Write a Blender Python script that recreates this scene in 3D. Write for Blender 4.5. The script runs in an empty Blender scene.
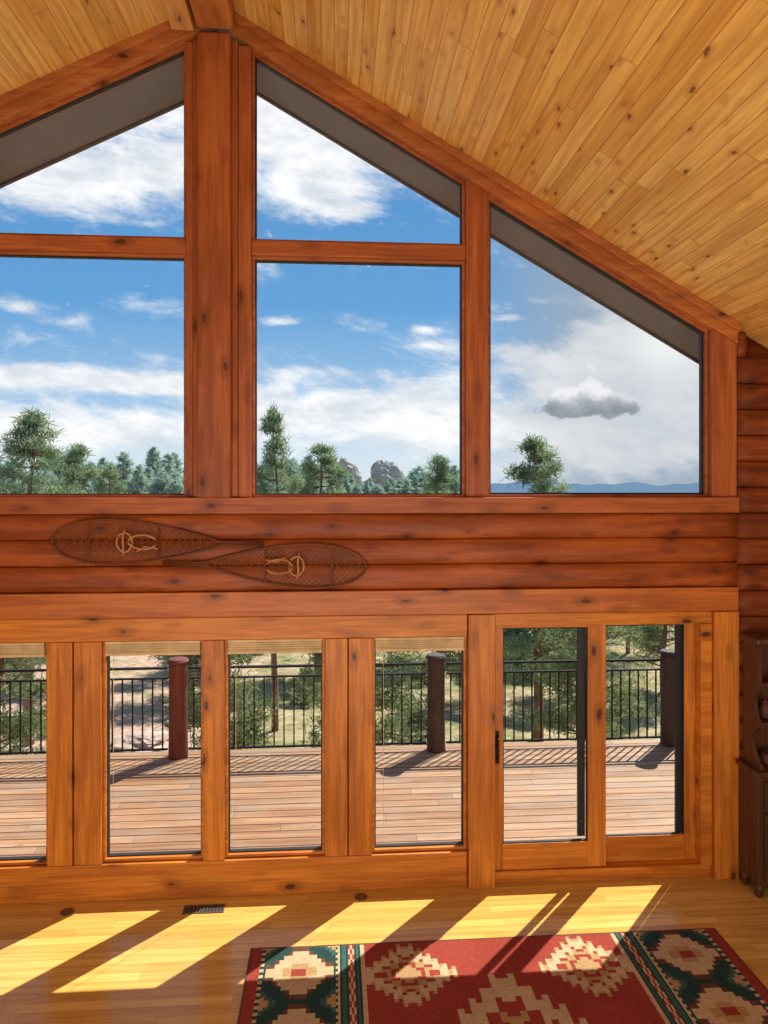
import bpy, math, random
from mathutils import Vector, Quaternion, noise as mnoise
random.seed(7)
S = bpy.context.scene
COL = S.collection
S.view_settings.view_transform = 'Standard'

# ------------------------------------------------------------ survey of the wall
CAMH, F, HY, A = 3.2, 710.0, 490.0, math.radians(4.0)
SA, CA = math.sin(A), math.cos(A)
YW = 5.70
def U(px):
    u = (px-384)/F
    return (SA+CA*u)/(CA-SA*u)
def X(px, Y=YW): return Y*U(px)
def Z(px, py, Y=YW):
    u = (px-384)/F
    return CAMH + Y/(CA-SA*u)*(HY-py)/F
def V(px, py): return (HY-py)/F/(CA-SA*(px-384)/F)
RX, RZ, MR, ML = -0.92, 7.0, 0.576, 0.50
def roof(x): return RZ-MR*(x-RX) if x > RX else RZ-ML*(RX-x)
XR, XL = 5.4, -7.2

# ------------------------------------------------------------ mesh builder
class MB:
    def __init__(s): s.v=[]; s.f=[]
    def box(s,x0,x1,y0,y1,z0,z1):
        b=len(s.v)
        for z in (z0,z1):
            for x,y in ((x0,y0),(x1,y0),(x1,y1),(x0,y1)): s.v.append((x,y,z))
        s.f += [(b,b+3,b+2,b+1),(b+4,b+5,b+6,b+7)]+[(b+i,b+(i+1)%4,b+4+(i+1)%4,b+4+i) for i in range(4)]
        return s
    def prism(s,poly,y0,y1):          # polygon in XZ, extruded along Y
        b=len(s.v); n=len(poly)
        for y in (y0,y1):
            for x,z in poly: s.v.append((x,y,z))
        s.f += [tuple(b+i for i in range(n)), tuple(b+n+i for i in reversed(range(n)))]
        s.f += [(b+i,b+n+i,b+n+(i+1)%n,b+(i+1)%n) for i in range(n)]
        return s
    def ring(s,poly,w,y0,y1):         # frame round a convex polygon
        inn=inset(poly,w); b=len(s.v); n=len(poly)
        for y in (y0,y1):
            for p in poly: s.v.append((p[0],y,p[1]))
            for p in inn: s.v.append((p[0],y,p[1]))
        for i in range(n):
            j=(i+1)%n
            s.f += [(b+i,b+j,b+n+j,b+n+i),(b+2*n+i,b+3*n+i,b+3*n+j,b+2*n+j),(b+i,b+2*n+i,b+2*n+j,b+j),(b+n+i,b+n+j,b+3*n+j,b+3*n+i)]
        return s
    def tube(s,pts,r,n=8,cap=True):
        pts=[Vector(p) for p in pts]; b=len(s.v)
        rs = r if isinstance(r,(list,tuple)) else [r]*len(pts)
        for k,p in enumerate(pts):
            d=(pts[min(k+1,len(pts)-1)]-pts[max(k-1,0)]).normalized()
            a=d.orthogonal().normalized() if abs(d.z)>.9 else d.cross(Vector((0,0,1))).normalized()
            c=d.cross(a).normalized()
            for i in range(n):
                t=2*math.pi*i/n
                s.v.append(tuple(p+rs[k]*(math.cos(t)*a+math.sin(t)*c)))
        for k in range(len(pts)-1):
            for i in range(n):
                s.f.append((b+k*n+i,b+k*n+(i+1)%n,b+(k+1)*n+(i+1)%n,b+(k+1)*n+i))
        if cap:
            s.f.append(tuple(b+i for i in reversed(range(n)))); e=b+(len(pts)-1)*n
            s.f.append(tuple(e+i for i in range(n)))
        return s
    def lathe(s,cx,cy,prof,n=20):
        b=len(s.v)
        for r,z in prof:
            for i in range(n):
                t=2*math.pi*i/n; s.v.append((cx+r*math.cos(t),cy+r*math.sin(t),z))
        for k in range(len(prof)-1):
            for i in range(n): s.f.append((b+k*n+i,b+k*n+(i+1)%n,b+(k+1)*n+(i+1)%n,b+(k+1)*n+i))
        s.f.append(tuple(b+i for i in reversed(range(n)))); e=b+(len(prof)-1)*n
        s.f.append(tuple(e+i for i in range(n)))
        return s
    def build(s,name,m,parent=None,bevel=0,smooth=False):
        me=bpy.data.meshes.new(name); me.from_pydata(s.v,[],s.f); me.update()
        me.materials.append(m)
        if smooth:
            for p in me.polygons: p.use_smooth=True
        o=bpy.data.objects.new(name,me); COL.objects.link(o)
        if parent:
            o.parent=parent
            r=parent; off=Vector((0,0,0))
            while r: off+=r.location; r=r.parent
            o.location=-off
        if bevel:
            b=o.modifiers.new('b','BEVEL'); b.width=bevel; b.segments=2; b.limit_method='ANGLE'
        return o
def inset(poly,w):
    n=len(poly); ar=sum(poly[i][0]*poly[(i+1)%n][1]-poly[(i+1)%n][0]*poly[i][1] for i in range(n))
    sg=1 if ar>0 else -1; L=[]
    for i in range(n):
        p,q=Vector(poly[i]),Vector(poly[(i+1)%n]); d=(q-p).normalized()
        nrm=Vector((-d.y,d.x))*sg; L.append((p+nrm*w,d))
    out=[]
    for i in range(n):
        p,d=L[i-1]; q,e=L[i]; den=d.x*e.y-d.y*e.x
        t=((q.x-p.x)*e.y-(q.y-p.y)*e.x)/den; out.append(tuple(p+d*t))
    return out
def empty(name,loc=(0,0,0),label=None,cat=None,group=None,kind=None):
    o=bpy.data.objects.new(name,None); COL.objects.link(o); o.location=loc; o.empty_display_size=.1
    return tag(o,label,cat,group,kind)
def tag(o,label=None,cat=None,group=None,kind=None):
    if label: o['label']=label
    if cat: o['category']=cat
    if group: o['group']=group
    if kind: o['kind']=kind
    return o
def struct(o,label=None,cat=None): return tag(o,label,cat,None,'structure')
def copy_tree(o,parent=None):
    c=o.copy(); COL.objects.link(c); c.parent=parent
    for ch in list(o.children): copy_tree(ch,c)
    return c

# ------------------------------------------------------------ materials
class NT:
    def __init__(s,nt): s.nt=nt; s.n=nt.nodes; s.l=nt.links
    def put(s,sock,v):
        if v is None: return
        if isinstance(v,bpy.types.NodeSocket): s.l.new(v,sock)
        else: sock.default_value=v
    def math(s,op,a,b=None,c=None,clamp=False):
        n=s.n.new('ShaderNodeMath'); n.operation=op; n.use_clamp=clamp
        s.put(n.inputs[0],a); s.put(n.inputs[1],b); s.put(n.inputs[2],c); return n.outputs[0]
    def comb(s,x,y,z):
        n=s.n.new('ShaderNodeCombineXYZ')
        for i,v in enumerate((x,y,z)): s.put(n.inputs[i],v)
        return n.outputs[0]
    def noise(s,vec,scale,detail=4,rough=.55,dist=0):
        n=s.n.new('ShaderNodeTexNoise'); s.put(n.inputs['Vector'],vec)
        n.inputs['Scale'].default_value=scale; n.inputs['Detail'].default_value=detail
        n.inputs['Roughness'].default_value=rough; n.inputs['Distortion'].default_value=dist
        return n.outputs['Fac']
    def rng(s,v,a,b,c=0,d=1,smooth=True):
        n=s.n.new('ShaderNodeMapRange'); n.interpolation_type='SMOOTHSTEP' if smooth else 'LINEAR'
        s.put(n.inputs[0],v)
        for i,k in enumerate((a,b,c,d)): n.inputs[i+1].default_value=k
        return n.outputs[0]
    def mix(s,f,a,b,mode='MIX'):
        n=s.n.new('ShaderNodeMix'); n.data_type='RGBA'; n.blend_type=mode
        s.put(n.inputs[0],f)
        for sock,v in ((n.inputs[6],a),(n.inputs[7],b)):
            s.put(sock, (*v,1) if isinstance(v,tuple) and len(v)==3 else v)
        return n.outputs[2]
    def ramp(s,f,stops):
        n=s.n.new('ShaderNodeValToRGB'); s.put(n.inputs[0],f); e=n.color_ramp.elements
        while len(e)<len(stops): e.new(.5)
        for k,(p,c) in zip(e,stops): k.position=p; k.color=(*c,1)
        return n.outputs[0]
    def obj(s):
        n=s.n.new('ShaderNodeTexCoord'); m=s.n.new('ShaderNodeSeparateXYZ'); s.l.new(n.outputs['Object'],m.inputs[0])
        return n.outputs['Object'],m.outputs
    def voro(s,vec,scale=1):
        n=s.n.new('ShaderNodeTexVoronoi'); s.put(n.inputs['Vector'],vec); n.inputs['Scale'].default_value=scale
        return n.outputs['Distance'],n.outputs['Color']
    def bump(s,h,st,d=.01):
        n=s.n.new('ShaderNodeBump'); s.put(n.inputs['Height'],h); n.inputs['Strength'].default_value=st; n.inputs['Distance'].default_value=d
        return n.outputs[0]
def newmat(name,rough=.5,spec=.4):
    m=bpy.data.materials.new(name); m.use_nodes=True; t=NT(m.node_tree)
    p=m.node_tree.nodes['Principled BSDF']; p.inputs['Roughness'].default_value=rough
    p.inputs['Specular IOR Level'].default_value=spec
    return m,t,p
def plain(name,c,rough=.5,metal=0,var=.15,scale=8):
    m,t,p=newmat(name,rough); o,_=t.obj()
    n=t.noise(o,scale,5)
    t.put(p.inputs['Base Color'],t.mix(t.rng(n,.3,.7),tuple(k*(1-var) for k in c),tuple(min(1,k*(1+var)) for k in c)))
    p.inputs['Metallic'].default_value=metal
    return m
def wood(name,dark,light,axis='x',rough=.42,knots=True,knot=(.085,.02,.008),cross=11,thr=.13,blotch=.4,ks=(2.3,5.2),spec=.4):
    m,t,p=newmat(name,rough,spec); _,c=t.obj()
    L=[.55 if k==axis else cross for k in 'xyz']
    vec=t.comb(*[t.math('MULTIPLY',c[i],L[i]) for i in range(3)])
    g=t.noise(vec,1.6,7,.65,.8)
    L2=[.7 if k==axis else 2.8 for k in 'xyz']
    g2=t.noise(t.comb(*[t.math('MULTIPLY',c[i],L2[i]) for i in range(3)]),1.5,5,.6)
    L4=[1.6 if k==axis else 42 for k in 'xyz']
    g3=t.noise(t.comb(*[t.math('MULTIPLY',c[i],L4[i]) for i in range(3)]),1.5,3)
    col=t.mix(t.rng(g,.3,.70),dark,light)
    col=t.mix(t.rng(g3,.45,.7,0,.3),col,tuple(k*.55 for k in dark))
    col=t.mix(t.rng(g2,.38,.68,0,blotch),col,tuple(k*.5 for k in dark))
    if knots:
        L3=[ks[0] if k==axis else ks[1] for k in 'xyz']
        wob=t.math('MULTIPLY',g2,.5)
        d,_c=t.voro(t.comb(*[t.math('ADD',t.math('MULTIPLY',c[i],L3[i]),wob) for i in range(3)]))
        col=t.mix(t.rng(d,thr*1.1,thr*2.6,.5,0),col,tuple(k*.5 for k in dark))
        col=t.mix(t.rng(d,thr*.6,thr,.92,0),col,knot)
    t.put(p.inputs['Base Color'],col)
    t.put(p.inputs['Normal'],t.bump(t.math('ADD',g,t.math('MULTIPLY',g2,1.5)),.3,.006))
    return m
def planks(name,la,aa,k,width,length,cols,groove=.0035,gcol=(.1,.04,.015),rough=.4,knots=.1,grain=.35,end=.002,gtint=(.3,.12,.03),ks=(2.4,6.0),kcol=(.18,.05,.015),kst=.88,worn=0,spec=.4):
    m,t,p=newmat(name,rough,spec); _,c=t.obj(); ix='xyz'.index
    l=c[ix(la)]; a=t.math('MULTIPLY',c[ix(aa)],k)
    s=t.math('DIVIDE',a,width); row=t.math('FLOOR',s); fr=t.math('FRACT',s)
    edge=t.math('MULTIPLY',t.math('MINIMUM',fr,t.math('SUBTRACT',1.0,fr)),width)
    w=t.n.new('ShaderNodeTexWhiteNoise'); w.noise_dimensions='1D'; t.put(w.inputs['W'],row)
    q=t.math('DIVIDE',t.math('MULTIPLY_ADD',w.outputs['Value'],length*3.3,l),length)
    idx=t.math('FLOOR',q); fq=t.math('FRACT',q)
    e2=t.math('MULTIPLY',t.math('MINIMUM',fq,t.math('SUBTRACT',1.0,fq)),length)
    w2=t.n.new('ShaderNodeTexWhiteNoise'); w2.noise_dimensions='2D'; t.put(w2.inputs['Vector'],t.comb(row,idx,0.0))
    r2=w2.outputs['Value']
    col=t.ramp(r2,[(i/(len(cols)-1),cc) for i,cc in enumerate(cols)])
    g=t.noise(t.comb(t.math('MULTIPLY',l,.9),t.math('MULTIPLY',a,16),t.math('MULTIPLY',r2,37)),1.5,5,.6,.5)
    col=t.mix(t.rng(g,.3,.75,grain,0),col,gtint,'MULTIPLY')
    if knots:
        wob=t.math('MULTIPLY',t.noise(t.comb(l,a,r2),14,2),.35)
        d,_c=t.voro(t.comb(t.math('MULTIPLY_ADD',l,ks[0],wob),t.math('MULTIPLY_ADD',a,ks[1],wob),t.math('MULTIPLY_ADD',r2,9,t.math('MULTIPLY',row,3.7))))
        col=t.mix(t.rng(d,knots,knots*2.6,.45,0),col,(.46,.18,.04))
        col=t.mix(t.rng(d,knots*.5,knots*1.1,kst,0),col,kcol)
    if worn:
        wn_=t.noise(t.comb(t.math('MULTIPLY',l,.6),t.math('MULTIPLY',a,1.6),0.0),1.6,6,.65)
        col=t.mix(t.rng(wn_,.42,.62,0,worn),col,(.32,.25,.19))
    gm=t.math('MAXIMUM',t.rng(edge,groove*.5,groove*1.3,1,0),t.rng(e2,end*.5,end*1.3,1,0))
    col=t.mix(gm,col,gcol)
    t.put(p.inputs['Base Color'],col)
    t.put(p.inputs['Normal'],t.bump(t.math('SUBTRACT',1.0,gm),.5,.004))
    return m
M={}
hd,hl=(.50,.135,.011),(.80,.29,.032)
rd,rl=(.34,.078,.020),(.54,.160,.042)
for ax in 'xyz':
    M['honey_'+ax]=wood('honey_pine_'+ax,hd,hl,ax)
    M['red_'+ax]=wood('red_cedar_'+ax,rd,rl,ax)  # upper wood: backlit darkening mixed into its reddish colour
M['rake']=wood('rake_pine',(.40,.11,.024),(.62,.21,.05),'x',cross=8)
M['header']=wood('header_pine',(.42,.100,.014),(.64,.20,.032),'x',cross=9)
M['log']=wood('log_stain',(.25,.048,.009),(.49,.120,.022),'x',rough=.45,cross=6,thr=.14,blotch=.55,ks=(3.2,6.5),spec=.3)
M['logdark']=wood('shaded_log_stain',(.16,.034,.010),(.33,.080,.020),'x',rough=.55,cross=6,thr=.14,blotch=.6,ks=(3.2,6.5),spec=.2)  # log stain darkened to paint in the shade around the hutch
M['logv']=wood('post_stain',(.32,.074,.020),(.50,.148,.038),'z',rough=.4,cross=9,blotch=.5)
M['logy']=wood('ridge_stain',(.40,.12,.025),(.60,.22,.05),'y',rough=.4,cross=7)
M['boxbeam']=wood('ridge_board_pine',(.62,.28,.07),(.8,.42,.12),'y',cross=7)
M['ceil']=planks('pine_ceiling','y','x',1.15,.112,2.4,[(.76,.40,.085),(.90,.53,.135),(.95,.61,.19),(.82,.45,.11)],groove=.0022,gcol=(.34,.13,.03),knots=.125,grain=.45,rough=.25,ks=(3.8,8.0),kcol=(.17,.05,.014),kst=.88,spec=.55)
M['floor']=planks('oak_floor','x','y',1,.083,1.4,[(.64,.39,.09),(.74,.48,.12),(.80,.54,.15),(.68,.42,.10)],groove=.0012,gcol=(.38,.18,.03),rough=.18,knots=0,grain=.35,end=.001)
M['deck']=planks('deck_boards','x','y',1,.143,3.4,[(.38,.21,.10),(.48,.285,.145),(.56,.35,.19),(.41,.235,.115)],groove=.007,gcol=(.12,.065,.04),rough=.6,knots=.07,grain=.65,end=.003,worn=.45)
M['gasket']=plain('dark_window_gasket',(.02,.02,.022),.5)
M['black']=plain('black_iron',(.015,.015,.015),.45,.4)
M['soffit']=plain('soffit_paint',(.18,.165,.175),.75,0,.06,3)
M['fascia']=plain('fascia_brown',(.10,.08,.07),.6)
M['blind']=plain('tan_blind_fabric',(.70,.52,.28),.8)
M['postout']=wood('deck_post_stain',(.06,.042,.036),(.11,.078,.064),'z',rough=.7)
M['postred']=wood('deck_post_red_stain',(.14,.036,.028),(.23,.07,.045),'z',rough=.6)
M['wallwood']=planks('side_log_wall','y','z',1,.215,8,[(.3,.09,.025),(.36,.12,.03)],groove=.012,gcol=(.05,.02,.01),knots=.06)
M['hutch']=wood('brown_walnut',(.075,.028,.011),(.15,.057,.021),'z',rough=.4,knots=False)
M['brass']=plain('aged_brass',(.25,.17,.07),.35,.8)
M['vent']=plain('bronze_register',(.13,.115,.10),.4,.5)
M['raw']=plain('rawhide',(.22,.08,.032),.6)
M['ash']=wood('bent_ash',(.13,.038,.015),(.21,.065,.025),'x',knots=False)
M['leather']=plain('binding_leather',(.46,.21,.09),.6)
M['cream']=plain('tan_glaze',(.13,.07,.035),.5); M['clay']=plain('brown_clay',(.10,.035,.018),.6)
def leafmat(name,c1,c2,tl=.45):
    m=bpy.data.materials.new(name); m.use_nodes=True; nt=m.node_tree; t=NT(nt); nt.nodes.clear()
    o=nt.nodes.new('ShaderNodeOutputMaterial'); d=nt.nodes.new('ShaderNodeBsdfDiffuse'); tr=nt.nodes.new('ShaderNodeBsdfTranslucent')
    mx=nt.nodes.new('ShaderNodeMixShader'); mx.inputs[0].default_value=tl
    co,_=t.obj(); col=t.mix(t.rng(t.noise(co,1.4,4),.35,.65),c1,c2)
    nt.links.new(col,d.inputs[0]); nt.links.new(col,tr.inputs[0])
    nt.links.new(d.outputs[0],mx.inputs[1]); nt.links.new(tr.outputs[0],mx.inputs[2]); nt.links.new(mx.outputs[0],o.inputs[0]); return m
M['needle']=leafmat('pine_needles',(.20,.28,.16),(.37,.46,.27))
M['needlefar']=leafmat('far_pine_needles',(.34,.47,.40),(.47,.60,.50))  # bluish paleness of distance haze put into the needle colour
M['shrub']=leafmat('juniper_green',(.15,.20,.09),(.31,.36,.18))
M['bark']=plain('pine_bark',(.26,.13,.09),.9,0,.4,6)

# ------------------------------------------------------------ room shell
b=MB().box(XL,XR,-4.5,5.84,-.12,0); struct(b.build('floor',M['floor']),'honey coloured hardwood strip floor with bright sun patches','floor')
b=MB()
b.prism([(RX,RZ),(XR+.6,roof(XR+.6)),(XR+.6,roof(XR+.6)+.15),(RX,RZ+.15)],-4.5,5.80)
b.prism([(RX,RZ),(RX,RZ+.15),(XL-.6,roof(XL-.6)+.15),(XL-.6,roof(XL-.6))],-4.5,5.80)
struct(b.build('ceiling',M['ceil']),'vaulted knotty pine tongue and groove ceiling','ceiling')
b=MB()
b.prism([(RX,RZ),(XR+.6,roof(XR+.6)),(XR+.6,roof(XR+.6)+.15),(RX,RZ+.15)],5.80,6.62)
b.prism([(RX,RZ),(RX,RZ+.15),(XL-.6,roof(XL-.6)+.15),(XL-.6,roof(XL-.6))],5.80,6.62)
struct(b.build('trim_1',M['soffit']),'grey roof overhang soffit seen through the top of the gable windows','roof overhang')
b=MB()
for pts in ([(RX,RZ-.02),(XR+.6,roof(XR+.6)-.02),(XR+.6,roof(XR+.6)+.2),(RX,RZ+.2)],[(RX,RZ-.02),(RX,RZ+.2),(XL-.6,roof(XL-.6)+.2),(XL-.6,roof(XL-.6)-.02)]): b.prism(pts,6.62,6.66)
struct(b.build('trim_2',M['fascia']),'dark fascia board along the outer edge of the roof overhang','fascia')
struct(MB().box(XR,XR+.2,-4.5,5.9,-.1,roof(XR)+.05).build('wall_right',M['wallwood']),'log side wall right of the gable wall','wall')
struct(MB().box(XL-.2,XL,-4.5,5.9,-.1,roof(XL)+.05).build('wall_left',M['wallwood']),'log side wall left of the gable wall','wall')

# gable wall: log courses
def logs(b,x0,x1,z0,z1,n,clip=False,dep=.040):
    h=(z1-z0)/n
    for i in range(n):
        za=z0+i*h; zb=za+h; x1c=x1
        if clip:
            if roof(x0)<za+.05: continue
            x1c=min(x1,RX+(RZ-zb)/MR) if x0>0 else x1
            if x1c<=x0: x1c=x0+.02
        pr=[]
        for k in range(15):
            t=math.pi*k/14; pr.append((5.68-dep*math.sin(t)**.8 if 0<k<14 else 5.68, (za+zb)/2-(h/2-.0005)*math.cos(t)))
        pr+= [(5.80,zb-.0005),(5.80,za+.0005)]
        base=len(b.v); m=len(pr); nseg=max(1,int((x1c-x0)/.12))
        for q in range(nseg+1):
            x=x0+(x1c-x0)*q/nseg
            for j,(y,z) in enumerate(pr):
                w=(.012*mnoise.noise(Vector((x*.9,z*3,i)))+.008*mnoise.noise(Vector((x*2.7,z*9,i))))if 0<j<14 else 0
                b.v.append((x,y+w,z+w*.6))
        for q in range(nseg):
            for j in range(m): b.f.append((base+q*m+j,base+(q+1)*m+j,base+(q+1)*m+(j+1)%m,base+q*m+(j+1)%m))
        b.f.append(tuple(base+j for j in range(m))); b.f.append(tuple(base+nseg*m+j for j in reversed(range(m))))
xJ=X(734)
b=MB()
logs(b,XL,xJ,2.40,3.015,3)
logs(b,XL,-3.5,0,2.2,10)
b.prism([(XL,3.0),(-5.15,3.0),(-5.15,roof(-5.15)),(XL,roof(XL))],5.66,5.80)
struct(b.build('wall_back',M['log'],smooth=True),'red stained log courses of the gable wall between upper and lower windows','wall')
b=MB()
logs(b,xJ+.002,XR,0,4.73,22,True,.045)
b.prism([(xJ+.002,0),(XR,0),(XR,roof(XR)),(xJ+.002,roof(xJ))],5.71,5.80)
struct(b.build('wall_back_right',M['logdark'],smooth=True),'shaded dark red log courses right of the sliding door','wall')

tn=[2]
def trim(b,m,label,cat='trim',bevel=.006,smooth=False):
    tn[0]+=1; return struct(b.build('trim_%d'%tn[0],m,bevel=bevel,smooth=smooth),label,cat)
TH=.155
xe=X(733)
trim(MB().prism([(RX,roof(RX)),(xe,roof(xe)),(xe,roof(xe)-TH),(RX,roof(RX)-TH)],5.62,5.82).prism([(RX,roof(RX)),(xe,roof(xe)),(xe,roof(xe)-.07),(RX,roof(RX)-.07)],5.575,5.62),M['rake'],'sloping pine trim along the right half of the gable under the ceiling')
trim(MB().prism([(RX,roof(RX)),(RX,roof(RX)-TH),(-5.15,roof(-5.15)-TH),(-5.15,roof(-5.15))],5.62,5.82).prism([(RX,roof(RX)),(RX,roof(RX)-.07),(-5.15,roof(-5.15)-.07),(-5.15,roof(-5.15))],5.575,5.62),M['rake'],'sloping pine trim along the left half of the gable under the ceiling')
x_=X
zb=3.14
GA,GB,GC,GD,GE=x_(187),x_(252),x_(465),x_(487),x_(708)
trim(MB().box(GA,x_(194)-.002,5.67,5.82,zb,roof(GA)-TH),M['red_z'],'narrow red board left of the central post')
trim(MB().box(x_(239)+.002,GB,5.64,5.82,zb,roof(GB)-TH),M['red_z'],'red board right of the central post')
trim(MB().box(x_(194),x_(239),5.64,5.82,zb,6.74).box(x_(200),x_(233),5.56,5.64,zb,6.74),M['logv'],'thick layered central post below the ridge beam',bevel=.014)
trim(MB().prism([(GC,zb),(GD,zb),(GD,roof(GD)-TH),(GC,roof(GC)-TH)],5.66,5.82),M['red_z'],'upper red post between the middle and right gable windows')
xd=x_(733)
trim(MB().prism([(GE,zb),(xd,zb),(xd,roof(xd)-TH),(GE,roof(GE)-TH)],5.64,5.82),M['red_z'],'upper red jamb at the right end of the gable windows')
trim(MB().prism([(-2.98,zb),(-2.76,zb),(-2.76,roof(-2.76)-TH),(-2.98,roof(-2.98)-TH)],5.66,5.82),M['red_z'],'upper post left of the left gable window')
trim(MB().prism([(-5.15,zb),(-4.9,zb),(-4.9,roof(-4.9)-TH),(-5.15,roof(-5.15)-TH)],5.66,5.82),M['red_z'],'upper jamb at the far left end of the gable windows')
trim(MB().box(XL,xd,5.60,5.82,3.015,3.14),M['red_x'],'long sill board under the gable windows')
trim(MB().box(XL,xJ,5.63,5.82,2.205,2.40),M['header'],'long header board under the log courses')
xp0,xp1=x_(467),x_(493)
trim(MB().box(-3.5,xp0-.004,5.66,5.82,2.02,2.20),M['honey_x'],'head casing above the four lower windows')
trim(MB().box(xp1+.004,x_(710)-.004,5.66,5.82,2.10,2.20),M['honey_x'],'head casing above the sliding door')
trim(MB().box(xp0,xp1,5.62,5.82,0,2.20),M['honey_z'],'thick honey post between the lower windows and the sliding door')
trim(MB().box(x_(710),xJ,5.62,5.82,0,2.20),M['honey_z'],'door casing right of the sliding door')
LW=[(-53,49),(103,204),(225,325),(372,467)]
for (p0,p1,lab) in ((49,74,'first honey post right of the leftmost lower window'),(75.5,103,'second honey post right of the leftmost lower window'),
                    (204,225,'single honey post between the second and third lower windows'),(325,347.5,'left board of the post pair between third and fourth lower windows'),
                    (348.5,372,'right board of the post pair between third and fourth lower windows'),(-80,-53,'honey post left of the leftmost lower window')):
    trim(MB().box(x_(p0),x_(p1),5.66,5.82,.285,2.018),M['honey_z'],lab)
struct(MB().box(-3.5,xp0-.004,5.665,5.82,0,.28).build('baseboard_back',M['honey_x'],bevel=.008),'thick honey base timber under the lower windows','baseboard')
trim(MB().box(x_(73),x_(77),5.80,5.825,.285,2.018).box(x_(346.5),x_(349.5),5.80,5.825,.285,2.018),M['fascia'],'dark strips behind the joints of the paired posts',bevel=0)
# ridge
trim(MB().box(x_(200),x_(237),-4.5,5.55,6.745,6.99),M['logy'],'squared red brown ridge beam running along the ceiling peak',bevel=.03)
trim(MB().box(x_(176),x_(199)-.01,-4.5,5.55,6.73,6.95),M['boxbeam'],'pale squared ridge board beside the ridge beam')

# windows
wn=[0]
def window(polys,extra=None,label='',dark=.010,fr=.022,y=5.75,mat='red_x'):
    wn[0]+=1; xs=[p[0] for q in polys for p in q]; zs=[p[1] for q in polys for p in q]
    r=struct(empty('window_%d'%wn[0],((min(xs)+max(xs))/2,y,min(zs))),label,'window')
    f=MB(); g=MB()
    for q in polys:
        f.ring(q,fr,5.70,5.80); g.ring(inset(q,fr),dark,5.735,5.775)
    fo=f.build('frame',M[mat],r,bevel=.003); g.build('gasket',M['gasket'],fo)
    if extra: MB().box(*extra).build('transom',M['red_x'],r,bevel=.004)
    return r
R=lambda x: roof(x)-TH
def pent(x0,x1): return [(x0,5.175),(x1,5.175),(x1,R(x1)),(x0,R(x0))]
x0,x1=-4.9,-2.98
window([[(x0,zb),(x1,zb),(x1,R(x1)),(x0,R(x0))]],label='trapezoid gable window at the far left')
x0,x1=-2.76,GA
window([[(x0,zb),(x1,zb),(x1,5.06),(x0,5.06)],pent(x0,x1)],(x0,x1,5.67,5.82,5.06,5.175),'left tall gable window with transom bar and sloping top')
x0,x1=GB,GC
window([[(x0,zb),(x1,zb),(x1,5.06),(x0,5.06)],pent(x0,x1)],(x0,x1,5.67,5.82,5.06,5.175),'middle tall gable window with transom bar and sloping top')
x0,x1=GD,GE
window([[(x0,zb),(x1,zb),(x1,R(x1)),(x0,R(x0))]],label='right trapezoid gable window without transom',dark=.016)
lbl=['leftmost lower window cut by the frame','second lower window from the left','third lower window from the left','fourth lower window beside the thick post']
bl=['leftmost lower window','second lower window','third lower window','fourth lower window']
for (p0,p1),lb,bb_ in zip(LW,lbl,bl):
    x0,x1=x_(p0),x_(p1)-(.004 if p1==467 else 0)
    window([[(x0,.285),(x1,.285),(x1,2.018),(x0,2.018)]],label=lb,mat='honey_x')
    r=empty('window_blind',((x0+x1)/2,5.71,1.92),'raised tan pleated blind at the top of the '+bb_,'blind','raised blinds in the lower windows')
    b=MB(); n=8
    for i in range(n): b.prism([(x0+.027,1.93+i*.009),(x1-.027,1.93+i*.009),(x1-.027,1.937+i*.009),(x0+.027,1.937+i*.009)],5.675+.004*(i%2),5.715)
    b.build('pleats',M['blind'],r)
    MB().box(x0+.025,x1-.025,5.67,5.72,1.905,1.928).build('bottom_rail',M['blind'],r,bevel=.003)
    MB().box(x0+.025,x1-.025,5.67,5.72,2.0,2.016).build('head_rail',M['blind'],r)
    xcord=x0+.09
    c=MB().tube([(xcord,5.665,2.0),(xcord,5.665,1.2),(xcord,5.662,.5)],.0018,5); c.build('cord',M['blind'],r)

# sliding door
D=struct(empty('door_1',((x_(493)+x_(710))/2,5.75,0)),'sliding glass patio door with honey pine frame','door')
dx0,dx1=x_(493)+.004,x_(710)-.004
MB().box(dx0,dx1,5.68,5.84,.001,.10).box(x_(699),dx1,5.66,5.83,.10,2.098).build('door_frame',M['honey_x'],D,bevel=.004)
def panel(p0,g0,g1,p1,y0,y1,z0,gz0,gz1,z1,name):
    a,bb,c,d=[x_(k) for k in (p0,g0,g1,p1)]; a=max(a,dx0)
    o=MB().box(a,bb,y0,y1,z0,z1).box(c,d,y0,y1,z0,z1).build(name,M['honey_z'],D,bevel=.003)
    MB().box(bb,c,y0,y1,z0,gz0).box(bb,c,y0,y1,gz1,z1).build('rail',M['honey_x'],o,bevel=.003)
    q=[(bb,gz0),(c,gz0),(c,gz1),(bb,gz1)]
    MB().ring(q,.008,y0+.008,y1-.008).build('gasket',M['gasket'],o)
    return o
sp=panel(493,503,588,606,5.70,5.745,.105,.315,2.075,2.098,'sliding_panel')
panel(604,606,688,699,5.76,5.80,.105,.315,2.075,2.098,'fixed_panel')
MB().box(x_(581),x_(588),5.77,5.80,.325,2.075).build('screen_edge',M['gasket'],D)
MB().box(x_(682),x_(688),5.803,5.83,.3,2.075).build('screen_edge',M['gasket'],D)
hx=x_(496.5)
MB().box(hx-.018,hx+.018,5.68,5.70,.98,1.24).tube([(hx,5.685,1.01),(hx,5.64,1.03),(hx,5.635,1.11),(hx,5.64,1.19),(hx,5.685,1.21)],.009,10).tube([(hx,5.69,1.12),(hx,5.66,1.12)],.014,12).build('handle',M['black'],sp,bevel=.002)

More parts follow.
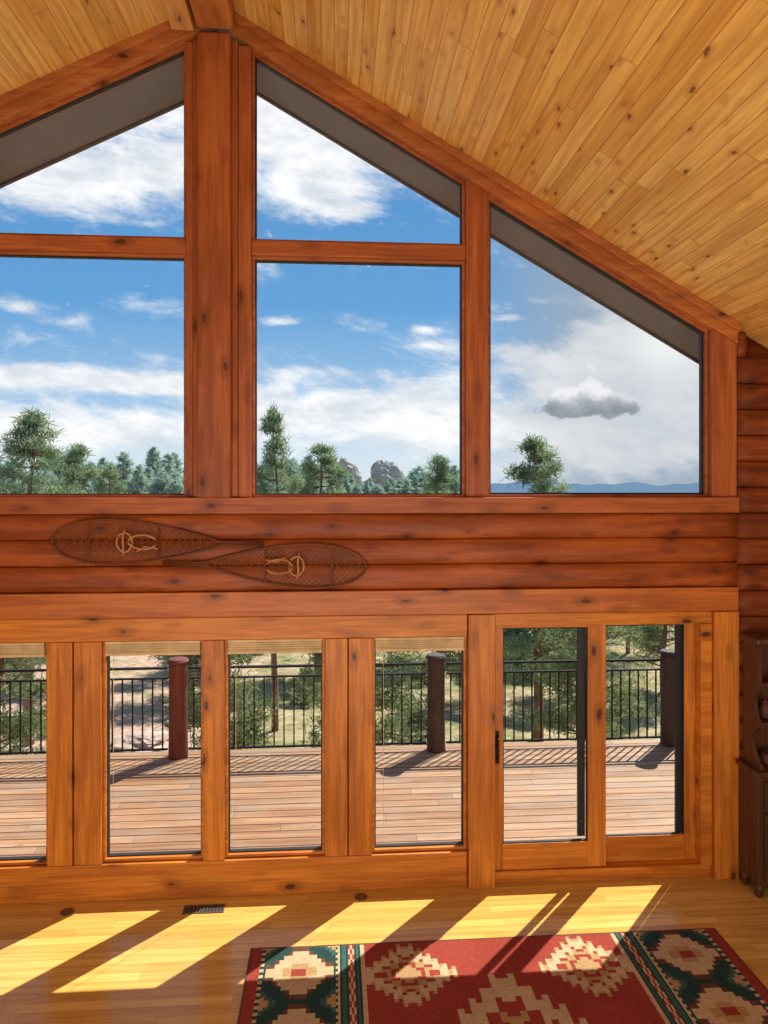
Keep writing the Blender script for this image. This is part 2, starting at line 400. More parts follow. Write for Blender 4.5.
# ------------------------------------------------------------ snowshoes
def snowshoe(toe,tail,label,BE=.80,ysh=5.610):
    (x0,z0),(x1,z1)=toe,tail
    L=math.hypot(x1-x0,z1-z0); W=.172; d=Vector((x1-x0,0,z1-z0))/L; n=Vector((-d.z,0,d.x)); o=Vector((x0,ysh,z0))
    P=lambda s,w,dy=0: o+d*(s*L)+n*w+Vector((0,dy,0))
    def hw(s):
        if s<=0 or s>=BE: return 0
        t=s/BE
        return W*math.sin(math.pi*t**.64)**.78
    r=empty('snowshoe',tuple(P(.4,0)),label,'snowshoe','pair of old snowshoes on the log wall')
    ss=[0]+[BE*(i/40)**1.5 for i in range(1,40)]+[BE]
    up=[P(s,hw(s)+(.009 if s>=BE else 0)) for s in ss]; dn=[P(s,-hw(s)-(.009 if s>=BE else 0)) for s in ss]
    loop=[P(1,.009)]+up[::-1]+dn[1:]+[P(1,-.009)]
    MB().tube(loop,.0085,8).build('frame',M['ash'],r,smooth=True)
    for s in (.17,.50): MB().tube([P(s,-hw(s)),P(s,hw(s))],.008,6).build('crossbar',M['ash'],r)
    b=MB()
    def inside(s,w): return 0<s<BE and abs(w)<hw(s)
    for sl in (1,-1,0):
        step=.030 if sl else .028
        k=-.5
        while k<L+.5:
            seg=[]
            for i in range(60):
                w=-W+2*W*i/59; s=(k+sl*w*1.0)/L
                if inside(s,w): seg.append((s,w))
                else:
                    if len(seg)>1: b.tube([P(*seg[0],.003*sl),P(*seg[-1],.003*sl)],.0020,4,False)
                    seg=[]
            if len(seg)>1: b.tube([P(*seg[0]),P(*seg[-1])],.0020,4,False)
            k+=step*(1.6 if sl else 2)
    b.build('lacing',M['raw'],r)
    b=MB()
    def loop_(sc,wc,rs,rw,a0=0,a1=6.283,y=-.03,n=18):
        return [P(sc+rs*math.cos(a0+(a1-a0)*i/n),wc+rw*math.sin(a0+(a1-a0)*i/n),y-.012*math.sin(i*.9)) for i in range(n+1)]
    b.tube(loop_(.345,0,.036,.075),.0085,6)
    b.tube(loop_(.43,.005,.065,.055,.4,5.9,-.04),.0080,6)
    b.tube([P(.335,-.105,-.01),P(.34,-.04,-.035),P(.335,.04,-.035),P(.342,.105,-.01)],.009,6)
    b.tube([P(.40,-.07,-.02),P(.44,-.03,-.04),P(.50,-.045,-.03)],.0075,6)
    b.build('binding',M['leather'],r,smooth=True)
    return r
snowshoe((X(52,5.62),Z(52,541,5.62)),(X(264,5.62),Z(264,544,5.62)),'left snowshoe, upper one, with toe pointing left on the log wall',.80)
snowshoe((X(366,5.62),Z(366,567,5.62)),(X(163,5.62),Z(163,563,5.62)),'right snowshoe, lower one, with toe pointing right on the log wall',.80)

# ------------------------------------------------------------ rug
def rug():
    x0,x1,y0,y1=-.58,2.76,2.55,4.99; W,H=x1-x0,y1-y0; c=.014
    nx,ny=int(W/c),int(H/c)
    RED=(.33,.058,.040); GRN=(.026,.072,.064); CRM=(.58,.46,.28); GLD=(.46,.31,.14); BRN=(.15,.07,.045); TEAL=(.05,.145,.13)
    def st(v,k): return int(v/c)//k*k*c
    def colr(x,y):
        xm=min(x,W-x); yy=y
        if xm<.085 : return RED if xm>.02 else BRN
        if min(yy,H-yy)<.02: return BRN
        if xm<.60:
            if xm<.112 or xm>.588: return CRM if int(yy/c)%4<2 else GRN
            k=round((yy-.27)/.54); dx=abs(xm-.345); dy=abs(yy-.27-k*.54); ix=int(dx/c)
            v=st(dx,2)/.215+st(dy,3)/.225 - (.10 if (ix//2)%2 else 0)
            if dx<.05 and dy<.035: return RED
            if v<.36: return GLD
            if v<.92: return CRM
            if v<1.02: return BRN
            ex=abs(dx-.225); ey=abs(dy-.27)
            v2=st(ex,1)/.075+st(ey,2)/.085
            if v2<.5: return GLD
            if v2<1: return TEAL
            return GRN
        if xm<.78:
            k=int((xm-.60)/c)
            if k in(0,11,12): return CRM
            if k in (2,3,9): return TEAL
            if k in (5,6,7): return CRM if int(yy/(4*c)+ (k==6))%2 else RED
            return GRN
        for cx,cy,a,b_ in ((1.06,.33,.30,.27),(W-1.06,.33,.30,.27),(1.06,H-.33,.30,.27),(W-1.06,H-.33,.30,.27)):
            dx,dy=abs(x-cx),abs(y-cy); ix=int(dx/c)
            jag=(.17 if (ix//2)%2 else 0)
            v=st(dx,2)/a+st(dy,2)/b_
            if v-jag<.98:
                if v<.22: return GLD
                if v-jag*.8<.34: return RED
                if v-jag*.8<.50: return GLD
                if v-jag*.8<.60: return RED
                if v-jag<.90: return CRM
                return GLD
        dx,dy=abs(x-W/2),abs(y-H/2); ix=int(dx/c)
        jag=(.10 if (ix//3)%2 else 0)
        v=st(dx,3)/.66+st(dy,3)/.80
        if v-jag<.98:
            if v<.10: return GLD
            if v<.20: return GRN
            if v-jag<.34: return CRM
            if v-jag<.46: return RED
            if v-jag<.56: return GLD
            if v-jag<.72: return RED
            return CRM
        return RED
    b=MB(); cols=[]
    for j in range(ny+1):
        for i in range(nx+1):
            x=x0+W*i/nx; y=y1-H*j/ny
            b.v.append((x,y,.013+.0015*mnoise.noise(Vector((x*3,y*3,0)))))
    for j in range(ny):
        for i in range(nx):
            a=j*(nx+1)+i; b.f.append((a,a+nx+1,a+nx+2,a+1)); cols.append(colr(W*(i+.5)/nx,H*(j+.5)/ny))
    nt_=len(b.f)
    b.box(x0,x1,y0,y1,.001,.0115)
    m,t,p=newmat('woven_wool',.95,.1); at=t.n.new('ShaderNodeVertexColor'); at.layer_name='weave'
    o,_=t.obj(); n=t.noise(o,60,3); n2=t.noise(o,3,4)
    cc=t.mix(t.rng(n,.3,.7,.45,0),at.outputs[0],(.45,.4,.4),'MULTIPLY'); cc=t.mix(t.rng(n2,.35,.65,.25,0),cc,(.55,.5,.5),'MULTIPLY')
    t.put(p.inputs['Base Color'],cc); t.put(p.inputs['Normal'],t.bump(n,.6,.004))
    ob=b.build('rug',m); ca=ob.data.color_attributes.new('weave','FLOAT_COLOR','CORNER')
    for pl in ob.data.polygons:
        cl=cols[pl.index] if pl.index<nt_ else BRN
        for li in pl.loop_indices: ca.data[li].color=(*cl,1)
    tag(ob,'red and dark green southwestern wool rug with cream stepped diamonds on the wood floor','rug')
rug()

# floor register and floor outlets
vx,vy=X(204,5.50),5.50
r=empty('floor_register',(vx,vy,0),'dark bronze slotted floor vent in front of the third lower window','floor vent')
b=MB(); b.box(vx-.155,vx+.155,vy-.055,vy-.042,.0,.006).box(vx-.155,vx+.155,vy+.042,vy+.055,.0,.006).box(vx-.155,vx-.143,vy-.042,vy+.042,.0,.006).box(vx+.143,vx+.155,vy-.042,vy+.042,.0,.006)
b.build('frame',M['vent'],r)
b=MB()
for i in range(11): b.box(vx-.135+i*.0255,vx-.124+i*.0255,vy-.042,vy+.042,.0,.005)
b.build('louvres',M['vent'],r); MB().box(vx-.143,vx+.143,vy-.042,vy+.042,.0,.001).build('duct_opening',M['gasket'],r)
for px,py,lab in ((67,912,'small dark round floor outlet cover left of the floor vent'),(361,893,'small dark round floor outlet cover right of the floor vent')):
    t=CAMH*F/(py-HY); Y=t*(CA-SA*(px-384)/F); Y=min(Y,5.58); xx=X(px,Y)
    r=empty('floor_outlet',(xx,Y,0),lab,'floor outlet','floor outlets')
    MB().lathe(xx,Y,[(.05,.0),(.05,.003),(.046,.006),(.03,.006)],24).build('cover_plate',M['vent'],r); MB().lathe(xx,Y,[(.024,.0055),(.024,.008),(.02,.009)],18).build('cap',M['brass'],r)

# ------------------------------------------------------------ hutch at right edge
hx0,hx1,hy0,hy1=3.305,4.385,5.32,5.60
r=empty('hutch',((hx0+hx1)/2,(hy0+hy1)/2,0),'dark brown walnut hutch with open curved shelf sides beside the sliding door','hutch')
MB().box(hx0,hx1,hy0+.02,hy1,.10,.96).build('base_body',M['hutch'],r,bevel=.005)
MB().box(hx0-.03,hx1+.03,hy0-.02,hy1,.961,1.0).build('counter',M['hutch'],r,bevel=.008)
for xx in (hx0+.03,hx1-.03):
    for yy in (hy0+.05,hy1-.04): MB().lathe(xx,yy,[(.022,0),(.034,.02),(.03,.06),(.04,.10)],14).build('foot',M['hutch'],r,smooth=True)
for k in range(2):
    a=hx0+.05+k*.5
    d=MB().box(a,a+.47,hy0,hy0+.019,.70,.92).build('drawer',M['hutch'],r,bevel=.005)
    kn=MB().tube([(a+.235,hy0,.81),(a+.235,hy0-.012,.81),(a+.235,hy0-.025,.81)],[.007,.009,.016],12); kn.build('knob',M['brass'],d)
    d=MB().ring([(a,.14),(a+.47,.14),(a+.47,.67),(a,.67)],.06,hy0,hy0+.019).box(a+.06,a+.41,hy0+.010,hy0+.019,.2,.61).build('door',M['hutch'],r,bevel=.004)
    kn=MB().tube([(a+(.43 if k==0 else .04),hy0,.42),(a+(.43 if k==0 else .04),hy0-.012,.42),(a+(.43 if k==0 else .04),hy0-.025,.42)],[.007,.009,.016],12); kn.build('knob',M['brass'],d)
for xx in (hx0+.03,hx1-.055):
    pr=[(hy1-.01,1.0),(hy0+.03,1.0),(hy0+.03,1.05)]
    for i in range(9):
        t=math.pi*i/8; pr.append((hy0+.05+.10*math.sin(t),1.05+.28*i/8))
    pr+=[(hy0+.05,1.36)]
    for i in range(1,8):
        t=math.pi*i/8; pr.append((hy0+.05+.06*math.sin(t),1.36+.28*i/8))
    pr+=[(hy0+.05,1.66),(hy0+.05,1.98),(hy1-.01,1.98)]
    b=MB(); n=len(pr)
    for xq in (xx,xx+.025):
        for y,z in pr: b.v.append((xq,y,z))
    b.f=[tuple(range(n)),tuple(range(2*n-1,n-1,-1))]+[(i,n+i,n+(i+1)%n,(i+1)%n) for i in range(n)]
    b.build('side_panel',M['hutch'],r)
MB().box(hx0+.055,hx1-.055,hy1-.025,hy1-.01,1.001,1.98).build('back_panel',M['hutch'],r)
for z in (1.34,1.65): MB().box(hx0+.055,hx1-.055,hy0+.06,hy1-.026,z,z+.022).build('shelf',M['hutch'],r,bevel=.003)
MB().box(hx0,hx1,hy0+.02,hy1,1.981,2.03).build('crown',M['hutch'],r,bevel=.012)
jy=hy0+.16
def jar(x,z,s,m,lab):
    r=empty('jar',(x,jy,z),lab,'jar')
    MB().lathe(x,jy,[(.028*s,z),(.045*s,z+.02*s),(.050*s,z+.07*s),(.034*s,z+.115*s),(.030*s,z+.13*s)],18).build('body',m,r,smooth=True)
    MB().lathe(x,jy,[(.034*s,z+.1305*s),(.034*s,z+.140*s),(.012*s,z+.150*s),(.012*s,z+.165*s),(.006*s,z+.17*s)],18).build('lid',m,r,smooth=True)
jar(hx0+.15,1.3625,1.0,M['clay'],'small dark brown jar on the middle shelf of the dark hutch')
bx_=hx0+.19
r=empty('basket',(bx_,jy-.01,1.0),'low brown woven basket standing on the counter of the dark hutch','basket')
b=MB(); prof=[]
for i in range(9): prof.append((.055+.022*math.sin(i/8*2.4)+(.003 if i%2 else 0),1.0005+.011*i))
b.lathe(bx_,jy-.01,prof,22); b.build('woven_body',M['cream'],r)
MB().tube([(bx_+.07*math.cos(a_*.3927),jy-.01+.07*math.sin(a_*.3927),1.092) for a_ in range(17)],.005,6).build('rim',M['clay'],r,smooth=True)

# ------------------------------------------------------------ deck and railing
b=MB(); y=5.86
while y<8.85: b.box(-7.5,8.2,y,y+.136,-.04,0); y+=.143
b.box(-7.5,8.2,5.86,8.87,-.3,-.05)
struct(b.build('deck',M['deck']),'weathered tan board deck outside the lower windows','deck')
RY=8.68
posts=[-4.95,-1.87,1.25,4.22,7.3]
plab=['deck post beyond the leftmost window','round red brown deck post seen through the second lower window','round grey brown deck post seen through the fourth lower window','thick dark deck post seen through the right door panel','far right deck post']
for i,(px_,lb) in enumerate(zip(posts,plab)):
    pm=M['postred'] if i<2 else M['postout']
    r=empty('deck_post',(px_,RY,0),lb,'post','railing posts on the deck')
    MB().lathe(px_,RY,[(.115,0),(.115,.02),(.11,.4),(.108,1.10),(.108,1.13)],20).build('shaft',pm,r,smooth=True)
    MB().lathe(px_,RY,[(.125,1.13),(.128,1.15),(.11,1.175),(.02,1.18)],20).build('cap',pm,r)
bal=None
rl=['railing panel left of the post in the second lower window','railing panel between the two posts seen through the lower windows','railing panel seen mostly through the sliding door','railing panel right of the thick dark post']
for i in range(4):
    a,c=posts[i]+.125,posts[i+1]-.125
    r=empty('deck_railing',((a+c)/2,RY,0),'black iron '+rl[i],'railing','black iron deck railing panels')
    MB().box(a,c,RY-.022,RY+.022,1.05,1.075).build('top_rail',M['black'],r)
    MB().box(a,c,RY-.015,RY+.015,.93,.95).build('middle_rail',M['black'],r)
    MB().box(a,c,RY-.015,RY+.015,.08,.10).build('bottom_rail',M['black'],r)
    n=24
    for k in range(n):
        x=a+(c-a)*(k+.5)/n
        if bal is None:
            me=MB().box(-.008,.008,-.008,.008,.1,.93); bal=me.build('baluster',M['black'],r); bal.location=(x-r.location.x,0,0)
        else:
            q=bal.copy(); COL.objects.link(q); q.parent=r; q.location=(x-r.location.x,0,0)

# ------------------------------------------------------------ land
def sm(t): t=max(0,min(1,t)); return t*t*(3-2*t)
def gz(x,y):
    z=-3.4+.5*mnoise.noise(Vector((x*.09,y*.09,0)))+.12*mnoise.noise(Vector((x*.4,y*.4,3)))
    u=x/max(y,1)
    tgt=2.3 if u<.1 else 2.3-2.0*sm((u-.1)/.10)
    return z+(tgt-z)*sm((y-42)/50)
b=MB(); ys=[5.9+i*.6 for i in range(60)]+[42+i*3 for i in range(34)]
nx=80
for y in ys:
    hw_=14+y*.95
    for i in range(nx+1):
        x=-hw_+2*hw_*i/nx; b.v.append((x,y,gz(x,y)))
for j in range(len(ys)-1):
    for i in range(nx): a=j*(nx+1)+i; b.f.append((a,a+1,a+nx+2,a+nx+1))
m,t,p=newmat('dry_meadow',.95,.1); o,oc=t.obj()
c1=t.mix(t.rng(t.noise(o,.6,7,.7),.40,.60),(.48,.39,.24),(.27,.26,.12))
pk=t.math('ADD',t.noise(o,.3,5,.65,.8),t.rng(oc[0],-9,2,.16,-.06))
c1=t.mix(t.rng(pk,.52,.60),c1,(.56,.39,.30)); c1=t.mix(t.rng(t.noise(o,4,6,.7),.35,.65,.6,0),c1,(.33,.31,.24),'MULTIPLY')
t.put(p.inputs['Base Color'],c1)
struct(b.build('ground',m,smooth=True),'dry grassy slope beyond the deck','ground')
def ridge(name,Y,f,m,label):
    b=MB(); n=200
    for i in range(n+1):
        u=-.7+1.6*i/n; b.v.append((u*Y,Y,-60)); b.v.append((u*Y,Y,CAMH+Y*f(u)))
        b.v.append((u*Y,Y+400,-60))
    for i in range(n):
        a=3*i; b.f.append((a,a+3,a+4,a+1)); b.f.append((a+1,a+4,a+5,a+2))
    struct(b.build(name,m),label,'mountains')
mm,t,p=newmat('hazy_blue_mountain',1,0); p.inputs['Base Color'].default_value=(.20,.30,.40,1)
p.inputs['Emission Color'].default_value=(.20,.33,.48,1); p.inputs['Emission Strength'].default_value=.6  # faint blue emission stands in for haze in the air
ridge('mountain_range',2500,lambda u:.0095+.008*mnoise.noise(Vector((u*9,1,0)))+.006*mnoise.noise(Vector((u*31,5,0))),mm,'hazy blue mountain range low on the horizon')

def pine(seed,H,cb,Rm,needle,name='pine_tree',cl=1.0,nn=34,ln=.26,wd=.02,lev=.26):
    rd_=random.Random(seed); r=empty(name,(0,0,0))
    tr=MB(); pts=[(.12*math.sin(k*.9+seed)*k/6,.1*math.cos(k*1.3+seed)*k/6,H*k/8) for k in range(9)]
    tr.tube(pts,[.017*H*(1-k/8.6)+.01 for k in range(9)],9)
    fo=MB(); h=cb
    def clump(c,R_,n):
        for _ in range(n):
            d=Vector((rd_.gauss(0,1),rd_.gauss(0,1),rd_.gauss(.5,.8))).normalized()
            p=c+Vector((rd_.gauss(0,R_*.5),rd_.gauss(0,R_*.5),rd_.gauss(0,R_*.30)))
            q=d.orthogonal().normalized(); q.rotate(Quaternion(d,rd_.random()*6.3))
            l=ln*(.6+rd_.random()*.8); b0=len(fo.v)
            fo.v += [tuple(p+q*wd),tuple(p-q*wd),tuple(p+d*l+q*wd*.4),tuple(p+d*l-q*wd*.4)]; fo.f.append((b0,b0+1,b0+3,b0+2))
    while h<H*.99:
        f=(h-cb)/(H-cb); prof=(1-f)**.75*(.55+.45*min(1,f*5))
        k=min(7.999,h/H*8); kk=int(k); base=Vector(pts[kk]).lerp(Vector(pts[kk+1]),k-kk)
        for _ in range(rd_.choice((3,4,5))):
            a=rd_.random()*6.283; L_=Rm*prof*(.55+.6*rd_.random())+.12
            end=base+Vector((math.cos(a)*L_,math.sin(a)*L_,L_*(.05+.35*rd_.random())-.1))
            tr.tube([base,(base+end)/2+Vector((0,0,-.03)),end],[.025,.018,.008],5,False)
            m_=max(1,int(L_/.42))
            for q in range(m_):
                s=1-q*.42/max(L_,.42)*.9
                clump(base.lerp(end,s)+Vector((0,0,.05)),.30*cl*(.7+.5*prof),nn)
        h+=lev*cl*(.8+.6*rd_.random())*(H/7)**.5
    clump(Vector(pts[8]),.2,nn)
    tr.build('trunk',M['bark'],r,smooth=True); fo.build('foliage',needle,r)
    return r
placed=[]
def free(x,y,rad): return all(max(abs(x-a),abs(y-b_))>rad+c_ for a,b_,c_ in placed)
def put(o,px,Y,rot,sc,label,group=None,cat='tree'):
    x=Y*U(px); o.location=(x,Y,gz(x,Y)-.05); o.rotation_euler=(0,0,rot); o.scale=sc if isinstance(sc,tuple) else (sc,)*3
    tag(o,label,cat,group)
def spot(px,Y,rad):
    for k in range(60):
        yy_=Y+(k//5)*.8; pp=px+(0,9,-9,18,-18)[k%5]
        if free(yy_*U(pp),yy_,rad):
            placed.append((yy_*U(pp),yy_,rad)); return pp,yy_
    return None
protos=[pine(1,8,2.0,1.6,M['needle'],nn=110,ln=.17,wd=.014),pine(5,8,1.8,1.9,M['needle'],nn=130,ln=.18,wd=.015),pine(9,8,2.6,1.3,M['needle'],nn=100,ln=.17,wd=.014)]
used=[0,0,0]
def get(k):
    o=protos[k] if not used[k] else copy_tree(protos[k]); used[k]=1; return o
tall=[(0,28,19,.4,1.07,'tall pine at the left edge, highest crown in the left gable window'),
      (1,74,25,1.9,1.0,'broad pine second from the left edge of the left gable window'),
      (2,275,19,.9,(.68,.68,1.06),'slender pine rising highest at the left side of the middle gable window'),
      (1,318,25,2.9,1.02,'bushy pine right of the slender one in the middle gable window'),
      (0,440,28,3.7,.98,'small pine at the right side of the middle gable window'),
      (1,538,18,4.4,.97,'lone dark pine standing alone in the right gable window'),
      (2,112,31,2.2,.96,'pine third from the left in the left gable window')]
for k,px,Y,ro,sc,lb in tall:
    put(get(k),px,Y,ro,sc,lb); placed.append((Y*U(px),Y,2.2 if not isinstance(sc,tuple) else 1.5))
rr=random.Random(4)
yp=[pine(21,5.6,1.1,1.5,M['shrub'],'young_pine',1.0,85,.16,.013),pine(33,5.2,.9,1.35,M['shrub'],'young_pine',.9,85,.16,.013)]
uy=[0,0]
for i,(px,Y) in enumerate([(-5,13),(215,15),(345,14),(470,13),(590,14),(715,13.5),(-30,23),(40,22),(190,22),(225,25),(372,20),(420,21),(455,19),(490,23),(525,24),(570,19),(610,19),(645,20),(680,18),(705,22),(745,17),(600,26),(400,27),(160,29)]):
    q=spot(px,Y,1.5)
    if not q: continue
    k=i%2; o=yp[k] if not uy[k] else copy_tree(yp[k]); uy[k]=1
    put(o,q[0],q[1],rr.random()*6,.85+.2*rr.random(),'young pine with bare lower trunk on the slope beyond the deck railing','young pines beyond the deck railing')
bp=[pine(51,1.5,.1,.75,M['shrub'],'juniper_bush',.55,60,.10,.010)]
ub=0
for i,(px,Y) in enumerate([(10,22),(165,21),(212,17),(262,25),(305,15.5),(425,21),(470,20),(530,23),(605,19),(690,17),(100,22),(330,21),(500,17),(435,17)]):
    q=spot(px,Y,.85)
    if not q: continue
    o=bp[0] if not ub else copy_tree(bp[0]); ub=1
    put(o,q[0],q[1],rr.random()*6,.6+.4*rr.random(),'low rounded juniper bush on the dry slope beyond the deck','juniper bushes on the slope','bush')
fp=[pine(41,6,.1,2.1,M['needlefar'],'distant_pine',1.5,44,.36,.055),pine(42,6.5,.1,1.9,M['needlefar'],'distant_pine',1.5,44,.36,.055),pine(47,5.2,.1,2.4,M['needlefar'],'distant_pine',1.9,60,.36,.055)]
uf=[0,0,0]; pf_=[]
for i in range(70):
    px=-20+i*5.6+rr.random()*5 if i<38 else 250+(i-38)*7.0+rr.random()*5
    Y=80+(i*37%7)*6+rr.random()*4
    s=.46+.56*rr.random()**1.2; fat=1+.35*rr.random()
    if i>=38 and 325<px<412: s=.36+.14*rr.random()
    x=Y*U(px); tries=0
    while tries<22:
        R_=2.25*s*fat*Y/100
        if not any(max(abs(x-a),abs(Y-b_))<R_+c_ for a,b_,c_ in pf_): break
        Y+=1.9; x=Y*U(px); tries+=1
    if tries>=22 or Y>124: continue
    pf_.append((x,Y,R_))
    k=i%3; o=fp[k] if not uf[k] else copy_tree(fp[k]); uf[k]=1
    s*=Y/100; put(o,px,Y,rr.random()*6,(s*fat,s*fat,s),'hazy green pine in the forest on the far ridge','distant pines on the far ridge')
def rock(name,px,Y,w,h,seed,label,group,m,lift=0):
    import bmesh
    bm=bmesh.new(); bmesh.ops.create_icosphere(bm,subdivisions=5,radius=1)
    for v in bm.verts:
        n_=mnoise.noise(v.co*1.3+Vector((seed,0,0)))*.5+mnoise.noise(v.co*3.5+Vector((seed,3,0)))*.22+mnoise.noise(v.co*8)*.10
        v.co=v.co*(1+n_); v.co.x*=w; v.co.y*=w*.8; v.co.z=(v.co.z+.6)*h*.62
    me=bpy.data.meshes.new(name); bm.to_mesh(me); bm.free(); me.materials.append(m)
    o=bpy.data.objects.new(name,me); COL.objects.link(o); x=Y*U(px); o.location=(x,Y,gz(x,Y)-.1*h+lift); tag(o,label,'rock',group)
M['rock']=plain('pink_granite',(.46,.34,.28),.9,0,.3,1.5)
m,t,p=newmat('far_granite_with_scrub',.95,.1); o,_=t.obj()
t.put(p.inputs['Base Color'],t.mix(t.rng(t.noise(o,.9,6,.7),.48,.60),(.48,.44,.42),(.29,.38,.32))); M['rockfar']=m
rock('rock_outcrop',340,138,3.6,8.2,2,'jagged brown rock outcrop on the far ridge beside the bushy pine',None,M['rockfar'])
rock('rock_outcrop',384,132,3.4,6.4,8,'rounded rock outcrop on the far ridge right of the jagged one',None,M['rockfar'])
for i,(px,Y,w) in enumerate([(128,18,.7),(150,22,.9),(35,25,.6),(250,21.5,.5),(395,23,.7),(545,21,.4),(640,23,.6),(180,16,.4)]):
    q=spot(px,Y,w*1.25)
    if q: rock('boulder',q[0],q[1],w,w*.55,i*1.7,'pinkish granite boulder on the slope beyond the deck','boulders on the slope',M['rock'])

# ------------------------------------------------------------ sky
w=bpy.data.worlds.new('sky'); S.world=w; w.use_nodes=True; t=NT(w.node_tree); t.n.clear()
tc=t.n.new('ShaderNodeTexCoord'); sx=t.n.new('ShaderNodeSeparateXYZ'); t.l.new(tc.outputs['Generated'],sx.inputs[0])
yy=t.math('MAXIMUM',t.math('ABSOLUTE',sx.outputs[1]),.12)
u_=t.math('DIVIDE',sx.outputs[0],yy); v_=t.math('DIVIDE',sx.outputs[2],yy); uv=t.comb(u_,v_,0.0)
def gauss(px,py,rx,ry,wt):
    s=t.n.new('ShaderNodeVectorMath'); s.operation='SUBTRACT'; t.l.new(uv,s.inputs[0]); s.inputs[1].default_value=(U(px),V(px,py),0)
    k=t.n.new('ShaderNodeVectorMath'); k.operation='MULTIPLY'; t.l.new(s.outputs[0],k.inputs[0]); k.inputs[1].default_value=(F/rx,F/ry,0)
    d=t.n.new('ShaderNodeVectorMath'); d.operation='DOT_PRODUCT'; t.l.new(k.outputs[0],d.inputs[0]); t.l.new(k.outputs[0],d.inputs[1])
    return t.math('MULTIPLY',t.math('POWER',2.718,t.math('MULTIPLY',d.outputs['Value'],-1.0)),wt)
blobs=[(135,155,95,62,1.25),(60,185,70,24,.85),(285,125,66,78,1.3),(345,178,62,36,1.05),(356,214,26,12,.6),(250,60,130,60,1.0),(24,306,14,7,.7),(70,322,12,4,.4),(170,312,16,6,.3),(280,321,22,5,1.0),(425,330,13,4,.8),(428,346,14,4,.6),
       (40,374,90,12,1.35),(150,386,90,10,1.3),(20,425,110,24,1.0),(130,432,110,20,1.0),(330,400,110,28,.8),(430,395,60,26,.7),(310,372,80,8,.45),(400,430,150,26,.85),(290,415,60,18,.6),
       (650,350,80,46,1.3),(575,380,70,28,.85),(660,410,110,60,1.15),(510,318,18,4,.7),(510,352,60,16,.65),(560,440,160,44,.95),(530,300,60,8,.35),(620,300,70,16,.5)]
acc=None
for g in blobs:
    e=gauss(*g); acc=e if acc is None else t.math('ADD',acc,e)
nv=t.comb(u_,t.math('MULTIPLY_ADD',v_,2.3,t.math('MULTIPLY',u_,.3)),.3)
n1=t.noise(nv,8,12,.66,.25)
n_=t.math('MULTIPLY',t.math('SUBTRACT',n1,.5),3.6)
mask=t.rng(t.math('ADD',n_,acc),.15,1.30)
base=t.ramp(v_,[(0,(.74,.83,.88)),(.05,(.64,.78,.88)),(.13,(.33,.55,.80)),(.26,(.135,.37,.70)),(.6,(.08,.26,.58))])
side=t.rng(u_,.15,.38)
base=t.mix(t.math('MULTIPLY',side,.9),base,(.34,.42,.52))
n2=t.noise(nv,10,9,.65)
wh=t.mix(t.rng(n2,.34,.62),(.72,.77,.83),(1.04,1.04,1.04))
wh=t.mix(t.math('MULTIPLY',side,.65),wh,(.54,.58,.62))
wh=t.mix(t.math('MULTIPLY',gauss(665,345,45,34,.9),1.0),wh,(.92,.93,.93))
col=t.mix(t.math('MULTIPLY',mask,.95),base,wh)
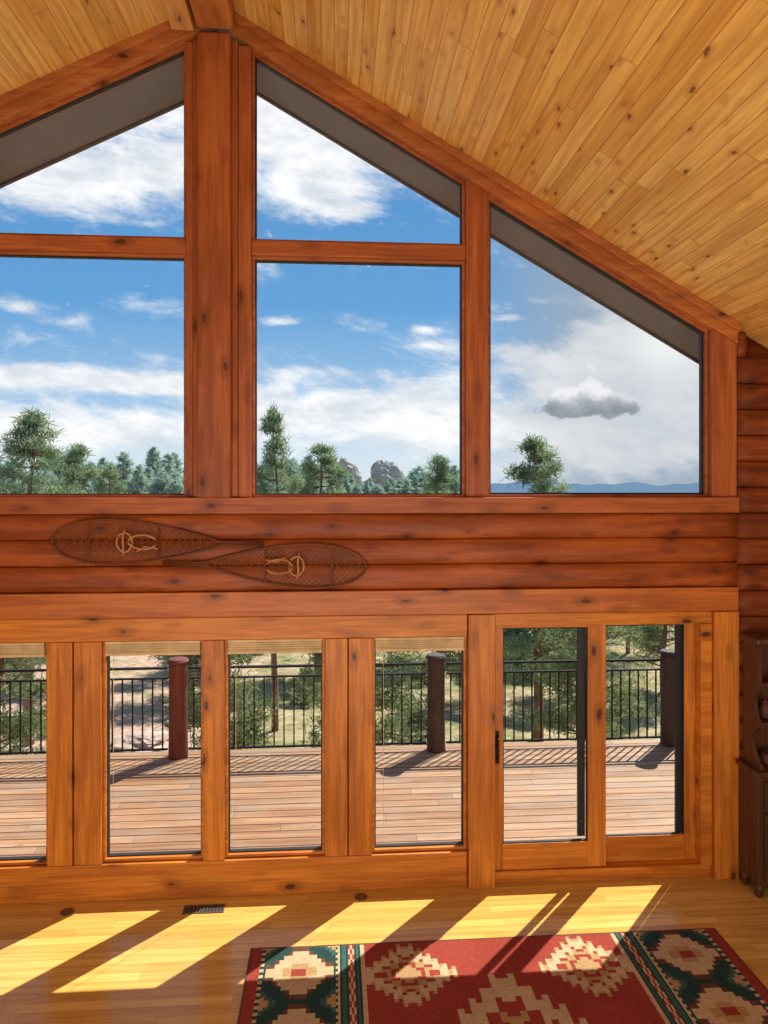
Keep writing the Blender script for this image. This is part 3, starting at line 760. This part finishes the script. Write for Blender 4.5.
# small cumulus: lumpy towers lit on top, shaded flat base
uvp=t.comb(u_,t.math('MULTIPLY',v_,1.15),2.0)
n3=t.noise(uvp,26,8,.58,.1)
pf=t.math('MULTIPLY',t.math('SUBTRACT',n3,.5),3.2)
lump=[gauss(554,407,17,11,1.1),gauss(573,398,18,15,1.2),gauss(593,395,16,16,1.2),gauss(612,402,17,12,1.2),gauss(630,407,13,9,1.0),gauss(590,410,42,10,.9)]
ls=lump[0]
for e in lump[1:]: ls=t.math('ADD',ls,e)
body=t.math('ADD',ls,pf)
flat=t.rng(v_,V(590,426),V(590,417))
cm=t.math('MULTIPLY',t.rng(body,.45,1.0),flat)
shade=t.math('ADD',t.rng(v_,V(590,418),V(590,388)),t.math('MULTIPLY',t.math('SUBTRACT',n3,.5),1.8))
dcol=t.ramp(shade,[(0.0,(.26,.29,.34)),(.40,(.38,.41,.46)),(.75,(.66,.68,.71)),(1.0,(.88,.89,.90))])
col=t.mix(t.math('MULTIPLY',cm,.95),col,dcol)
col=t.mix(t.rng(v_,-.03,-.01,1,0),col,(.32,.30,.24))
bg=t.n.new('ShaderNodeBackground'); t.l.new(col,bg.inputs[0]); bg.inputs[1].default_value=1.0
wo=t.n.new('ShaderNodeOutputWorld'); t.l.new(bg.outputs[0],wo.inputs[0])

# ------------------------------------------------------------ lights
sd=Vector((-.53,-.575,-1)).normalized()
L=bpy.data.lights.new('sun','SUN'); L.energy=7.5; L.angle=.0093; L.color=(1,.96,.86)
o=bpy.data.objects.new('sun',L); COL.objects.link(o); o.rotation_euler=sd.to_track_quat('-Z','Y').to_euler(); o.location=(10,15,12)
L=bpy.data.lights.new('room_light','AREA'); L.shape='RECTANGLE'; L.size=7; L.size_y=1.6; L.energy=128; L.color=(1,.9,.78)  # unseen fill behind the camera, added to brighten the gable wall
o=bpy.data.objects.new('room_light',L); COL.objects.link(o); o.location=(-.3,-1.5,1.3); o.rotation_euler=(math.radians(84),0,0)
L=bpy.data.lights.new('uplight','AREA'); L.shape='RECTANGLE'; L.size=7; L.size_y=4; L.energy=280; L.color=(1,.88,.68)  # added upward fill imitating floor bounce, brightens the ceiling; no real lamp
o=bpy.data.objects.new('uplight',L); COL.objects.link(o); o.location=(.6,-.6,.5); o.rotation_euler=(math.radians(174),0,0)

# ------------------------------------------------------------ camera
cam=bpy.data.cameras.new('camera'); co=bpy.data.objects.new('camera',cam); COL.objects.link(co)
cam.sensor_fit='VERTICAL'; cam.sensor_height=36; cam.sensor_width=27; cam.lens=F/1024*36
cam.shift_y=-(512-HY)/1024
cam.clip_end=8000; cam.clip_start=.05
co.location=(0,0,CAMH); co.rotation_euler=(math.radians(90),0,-A)
S.camera=co
